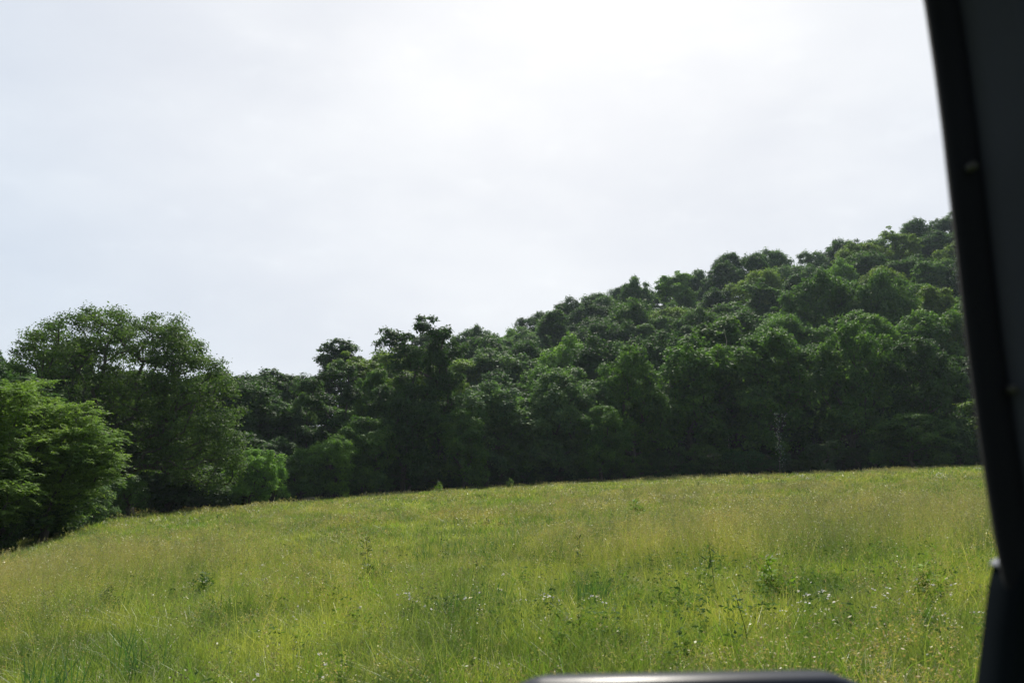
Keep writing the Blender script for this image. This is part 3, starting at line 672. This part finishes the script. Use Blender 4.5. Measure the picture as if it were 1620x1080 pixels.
for a in [('bushy', 1003, 791, 835, (0.11, 0.21, 0.03), 'bushy green sapling standing in the upper middle of the field', 1),
          ('spire', 578, 848, 915, G1, 'tall dark weed spire in the field left of centre', 2),
          ('leafy', 592, 893, 925, G1, 'short dark weed at the foot of the tall dark spire', 3),
          ('spire', 917, 850, 902, G1, 'dark spiky weed in the middle of the field, below the sapling to its left', 4),
          ('bushy', 695, 762, 782, G2, 'pale yellow-green sapling on the field rim below the tallest tree', 5),
          ('bushy', 807, 757, 775, G2, 'small pale sapling on the field rim, second from the left', 6),
          ('leafy', 770, 818, 838, G1, 'dark leafy weed clump in the field below the two rim saplings', 7),
          ('leafy', 796, 822, 840, G1, 'small dark weed right of the leafy clump', 8),
          ('leafy', 322, 905, 945, (0.07, 0.15, 0.03), 'dark green weed tuft at the left of the field', 9),
          ('leafy', 176, 925, 962, (0.07, 0.13, 0.035), 'small dark weed at the far left of the field', 10),
          ('spire', 1118, 862, 945, G3, 'thin tall weed with pale top, right of the middle of the field', 11),
          ('leafy', 1212, 880, 950, G2, 'bright leafy weed near the white flowers at the right', 12),
          ('leafy', 1480, 895, 955, G2, 'bright narrow-leaved weed near the windscreen pillar', 13),
          ('leafy', 50, 832, 868, G2, 'light green young shoot in front of the dark shrubs at the left edge', 14),
          ('spire', 1162, 940, 1040, (0.055, 0.11, 0.045), 'bluish upright weed in the grass above the door mirror', 15),
          ('leafy', 545, 777, 792, G2, 'tiny pale weed on the far field rim at the left', 17),
          ('leafy', 1105, 762, 776, (0.07, 0.13, 0.03), 'tiny dark weed near the far field rim at the right', 18),
          ('leafy', 672, 826, 846, G2, 'pale green leafy weed between the dark spire and the leafy clump', 19),
          ('leafy', 930, 822, 840, G2, 'pale green weed just left of the bushy sapling', 20),
          ('leafy', 560, 835, 852, G2, 'pale yellow-green tuft above the tall dark spire', 21)]: weed(*a)

# pale sapling at the foot of the wood and a bleached snag between the crowns
def pale(name, px, pt, Y, wid, nleaf, cat_, lab):
    r = np.random.default_rng(int(px)); u, e = ray(px, pt); X = u * Y; z = float(ground(X, Y)); h = e * Y - z
    root = bpy.data.objects.new(name, None); COL.objects.link(root); root.location = (X, Y, z); tag(root, lab, cat_)
    C = np.stack([r.normal(size=7) * wid * 0.5, r.normal(size=7) * wid * 0.5, h * np.linspace(0.35, 1.0, 7)], 1)
    TV, TF = limbs(r, C, (0, 0, -0.2), (0, 0, 0.3 * h), 0.02, 0.05, 5, 0.6)
    if nleaf:
        k = r.integers(0, 7, nleaf); P = C[k] * np.array([1, 1, 1]) + r.normal(size=(nleaf, 3)) * np.array([wid * 0.4, wid * 0.4, h * 0.10]); P[:, 2] = np.clip(P[:, 2], 0.2, h)
        V, F = leaf_quads(r, P, rdir(r, nleaf) + np.array([0, -0.6, 0.6]), 0.22, 0.15); c = link('leaves', make_mesh('leaves', V, F, [M_LEAF], tint=r.random(len(F))), root); c.color = (0.30, 0.36, 0.34, 1)  # pale leaf colour stands in for leaves catching the sun
    t = link('stem', make_mesh('stem', TV, TF, [M_BARK if nleaf else M_DRY], tint=np.full(len(TF), 0.8), smooth=True), root)
pale('pale_sapling', 1230, 655, 114.5, 0.5, 170, 'sapling', 'thin sapling with pale glinting leaves at the foot of the wood, right of centre')
pale('dead_tree', 1146, 517, 130, 0.22, 0, 'tree', 'bleached bare dead tree showing as a white speck among the crowns')
# ---------------------------------------------------------------- the car the photograph is taken from
def solid_mat(name, col, rough, spec=0.5, bump=0.0, bs=400):
    m, t = newmat(name); p = N(t, 'ShaderNodeBsdfPrincipled'); p.inputs['Roughness'].default_value = rough; p.inputs['Specular IOR Level'].default_value = spec
    g = N(t, 'ShaderNodeTexCoord'); nz = N(t, 'ShaderNodeTexNoise'); nz.inputs['Scale'].default_value = bs; nz.inputs['Detail'].default_value = 3; L(t, g.outputs['Object'], nz.inputs['Vector'])
    nz2 = N(t, 'ShaderNodeTexNoise'); nz2.inputs['Scale'].default_value = 6; L(t, g.outputs['Object'], nz2.inputs['Vector'])
    L(t, ramp(t, nz2.outputs['Fac'], [(0.3, tuple(c * 0.85 for c in col)), (0.7, tuple(c * 1.2 for c in col))]), p.inputs['Base Color'])
    if bump:
        b = N(t, 'ShaderNodeBump'); b.inputs['Strength'].default_value = bump; b.inputs['Distance'].default_value = 0.001; L(t, nz.outputs['Fac'], b.inputs['Height']); L(t, b.outputs[0], p.inputs['Normal'])
    o = N(t, 'ShaderNodeOutputMaterial'); L(t, p.outputs[0], o.inputs[0]); return m
M_TRIM = solid_mat('pillar_trim', (0.032, 0.035, 0.054), 0.75, 0.25, 0.5)
M_RUB = solid_mat('rubber', (0.006, 0.0065, 0.011), 0.8, 0.12)
M_HOUS = solid_mat('mirror_plastic', (0.012, 0.016, 0.027), 0.33, 0.16, 0.05)
M_PLAST = solid_mat('black_plastic', (0.006, 0.008, 0.010), 0.9, 0.0, 0.2)
M_CLIP = solid_mat('clip_plastic', (0.03, 0.03, 0.029), 0.6, 0.3)
M_HIGHLIGHT = solid_mat('highlight_cap', (0.25, 0.26, 0.30), 0.25, 0.5)  # paler than the mount's plastic: the highlight is put into the colour
M_GLASSM = solid_mat('mirror_glass', (0.5, 0.5, 0.52), 0.02, 0.5); M_GLASSM.node_tree.nodes['Principled BSDF'].inputs['Metallic'].default_value = 1.0

def loft(name, rings, mat, parent, closed=True, caps=True):
    R = np.array(rings); m, n, _ = R.shape; V = R.reshape(-1, 3); F = []
    for i in range(m - 1):
        for j in range(n if closed else n - 1):
            a = i * n + j; b = i * n + (j + 1) % n; F.append((a, b, b + n, a + n))
    if caps:
        c0 = len(V); V = np.vstack([V, R[0].mean(0), R[-1].mean(0)])
        for j in range(n): F.append((c0, (j + 1) % n, j, c0)); F.append((c0 + 1, (m - 1) * n + j, (m - 1) * n + (j + 1) % n, c0 + 1))
    me = bpy.data.meshes.new(name); me.from_pydata([tuple(v) for v in V], [], [tuple(dict.fromkeys(f)) for f in F]); me.materials.append(mat)
    me.polygons.foreach_set('use_smooth', np.ones(len(me.polygons), dtype=bool)); me.update()
    return link(name, me, parent)

car = bpy.data.objects.new('car', None); COL.objects.link(car); car.location = (0, 0, -1.6)
tag(car, 'dark car seen from inside: its windscreen pillar at the right, door mirror below', 'car')
up = np.array([0, 0, 1.6])
edge_px = [(1395, -330), (1432, -160), (1465, 0), (1480, 100), (1493, 200), (1503, 290), (1511, 360), (1520, 440), (1530, 530), (1541, 610), (1552, 690), (1564, 770), (1577, 850), (1592, 930), (1622, 1080), (1660, 1250), (1700, 1500)]
D0 = 0.66
def section(px, py, prof):
    u, e = ray(px, py); return [np.array([u * D0 + a, D0 + b, e * D0]) + up for a, b in prof]
strip = [(0.000, 0.000), (0.001, -0.006), (0.005, -0.010), (0.012, -0.011), (0.020, -0.009), (0.024, -0.003), (0.024, 0.012), (0.012, 0.014), (0.003, 0.010)]
loft('weatherstrip', [section(x, y, strip) for x, y in edge_px], M_RUB, car)
trim = [(0.021, -0.004), (0.024, -0.012), (0.029, -0.017), (0.036, -0.020), (0.050, -0.026), (0.054, -0.031), (0.058, -0.028), (0.075, -0.042), (0.105, -0.070), (0.130, -0.105), (0.140, -0.110), (0.150, -0.095), (0.150, 0.02), (0.06, 0.03), (0.026, 0.012)]
loft('pillar_trim', [section(x, y, trim) for x, y in edge_px], M_TRIM, car)
for px_, py_ in ((1541, 262), (1605, 615)):                     # push-in clips that hold the trim
    u_, e_ = ray(px_, py_); c_ = np.array([u_ * 0.640, 0.640, e_ * 0.640]) + up; rr_ = []
    for rad_, dy_ in ((0.0034, 0.006), (0.0034, 0.0), (0.0024, -0.0012), (0.0006, -0.0015)): rr_.append([c_ + np.array([math.cos(q) * rad_, dy_, math.sin(q) * rad_]) for q in np.linspace(0, 2 * math.pi, 14, endpoint=False)])
    loft('trim_clip', rr_, M_CLIP, car)
# mirror mount: the corner panel of the window that carries the door mirror
def panel(name, pts_px, d, thick, mat, bev=0.006, extra=None):
    c = np.array([[ray(x, y)[0] * (d + thick), ray(x, y)[1] * (d + thick)] for x, y in pts_px]); mid = c.mean(0); rings = []
    for ins, dy in ((0.0, thick), (0.0, 0.3 * thick), (bev * 0.4, 0.08 * thick), (bev, 0.0)):
        q = c + unit(mid - c) * ins; rings.append([np.array([a, d + dy, b]) + up for a, b in q])
    return loft(name, rings, mat, car)
panel('mirror_mount', [(1571, 894), (1577, 888), (1588, 885), (1604, 887), (1640, 905), (1700, 1000), (1740, 1300), (1500, 1300), (1528, 1180), (1545, 1080), (1556, 985), (1563, 930)], 0.645, 0.04, M_PLAST)
panel('mount_highlight', [(1565, 893), (1568, 887), (1575, 883), (1586, 881), (1592, 884), (1593, 889), (1583, 893), (1572, 896)], 0.652, 0.036, M_HIGHLIGHT, 0.002)  # small pale piece added to show the bright highlight on the mount's tip

# door mirror
def rrect(w, h, r_, n=8, sx=1.0):
    w = w * 1.22
    pts = []
    for cx, cz, a0 in ((w / 2 - r_, h / 2 - r_, 0), (-w / 2 + r_, h / 2 - r_, 90), (-w / 2 + r_, -h / 2 + r_, 180), (w / 2 - r_, -h / 2 + r_, 270)):
        for k in range(n + 1): q = math.radians(a0 + 90 * k / n); pts.append((cx + r_ * math.cos(q), cz + r_ * math.sin(q)))
    for_x = []
    for x, z in pts: for_x.append((x, z + 0.012 * (1 - (2 * x / w) ** 2) * (1 if z > 0 else -1)))
    return for_x
DM = 0.74; um, em = ray(1092, 1077); MC = np.array([um * DM, DM, em * DM - 0.092]) + up
tilt = Matrix.Rotation(math.radians(-1.0), 3, 'Y')
def mring(w, h, r_, dy, dz=0.0): return [np.array(tilt @ Vector((x, 0, z))) + MC + np.array([0, dy, dz]) for x, z in rrect(w, h, r_)]
loft('door_mirror', [mring(0.262, 0.160, 0.045, -0.004), mring(0.272, 0.170, 0.050, 0.000), mring(0.276, 0.175, 0.052, 0.008), mring(0.274, 0.174, 0.054, 0.025), mring(0.264, 0.165, 0.058, 0.045), mring(0.240, 0.150, 0.062, 0.066), mring(0.190, 0.116, 0.055, 0.084), mring(0.11, 0.06, 0.028, 0.094)], M_HOUS, car)
dm = car.children[-1]
bez = loft('bezel', [mring(0.268, 0.166, 0.048, -0.006), mring(0.270, 0.168, 0.049, -0.010), mring(0.262, 0.160, 0.046, -0.014), mring(0.250, 0.148, 0.040, -0.013), mring(0.246, 0.144, 0.038, -0.007)], M_PLAST, dm, caps=False)
gl = loft('mirror_glass', [mring(0.247, 0.145, 0.038, -0.0075), mring(0.245, 0.143, 0.037, -0.0085)], M_GLASSM, dm)
ue, ee_ = ray(1600, 1240)
ax0 = MC + np.array([0.11, 0.03, -0.05]); ax1 = np.array([ue * 0.66, 0.68, ee_ * 0.66]) + up
rings = []
for k in range(7):
    f = k / 6; c = ax0 + (ax1 - ax0) * f; rr = 0.026 + 0.016 * f ** 2
    rings.append([c + np.array([0, math.cos(q) * rr * 0.8, math.sin(q) * rr]) for q in np.linspace(0, 2 * math.pi, 16, endpoint=False)])
loft('mirror_arm', rings, M_PLAST, car)
# the rest of the near door and roof rail, below and above the picture, so pillar and mirror hang on something
def slab(name, pts, y0, y1, mat):
    c = np.array(pts); mid = c.mean(0); rings = []
    for ins, y in ((0.012, y0), (0.0, y0 + 0.012), (0.0, y1 - 0.012), (0.012, y1)):
        q = c + unit(mid - c) * ins; rings.append([np.array([a, y, b]) + up for a, b in q])
    return loft(name, rings, mat, car)
slab('door_panel', [(-0.75, -0.50), (0.2, -0.46), (0.72, -0.44), (0.74, -0.8), (0.70, -1.25), (-0.70, -1.25), (-0.78, -0.8)], 0.63, 0.72, M_TRIM)
slab('roof_rail', [(-0.9, 0.50), (0.20, 0.50), (0.34, 0.47), (0.36, 0.53), (0.22, 0.58), (-0.9, 0.58)], 0.55, 0.68, M_TRIM)

# ---------------------------------------------------------------- thin summer haze, also standing in for lens glare over the dark trees
def haze():
    x0, x1, y0, y1, z0, z1 = -420.0, 420.0, -60.0, 420.0, -60.0, 110.0
    V = [(x, y, z) for x in (x0, x1) for y in (y0, y1) for z in (z0, z1)]
    F = [(0, 1, 3, 2), (4, 6, 7, 5), (0, 4, 5, 1), (2, 3, 7, 6), (0, 2, 6, 4), (1, 5, 7, 3)]
    me = bpy.data.meshes.new('haze'); me.from_pydata(V, [], F); m, t = newmat('haze')
    p = N(t, 'ShaderNodeVolumePrincipled'); p.inputs['Color'].default_value = (0.70, 0.84, 1.0, 1); p.inputs['Density'].default_value = HAZE; p.inputs['Anisotropy'].default_value = 0.3
    o = N(t, 'ShaderNodeOutputMaterial'); L(t, p.outputs[0], o.inputs['Volume']); me.materials.append(m); m.cycles.volume_sampling = 'EQUIANGULAR'; m.cycles.homogeneous_volume = True
    tag(link('haze', me), 'thin bluish summer haze over the field and wood, also standing in for lens glare', 'haze', kind='stuff')
HAZE = 0.00012
haze()
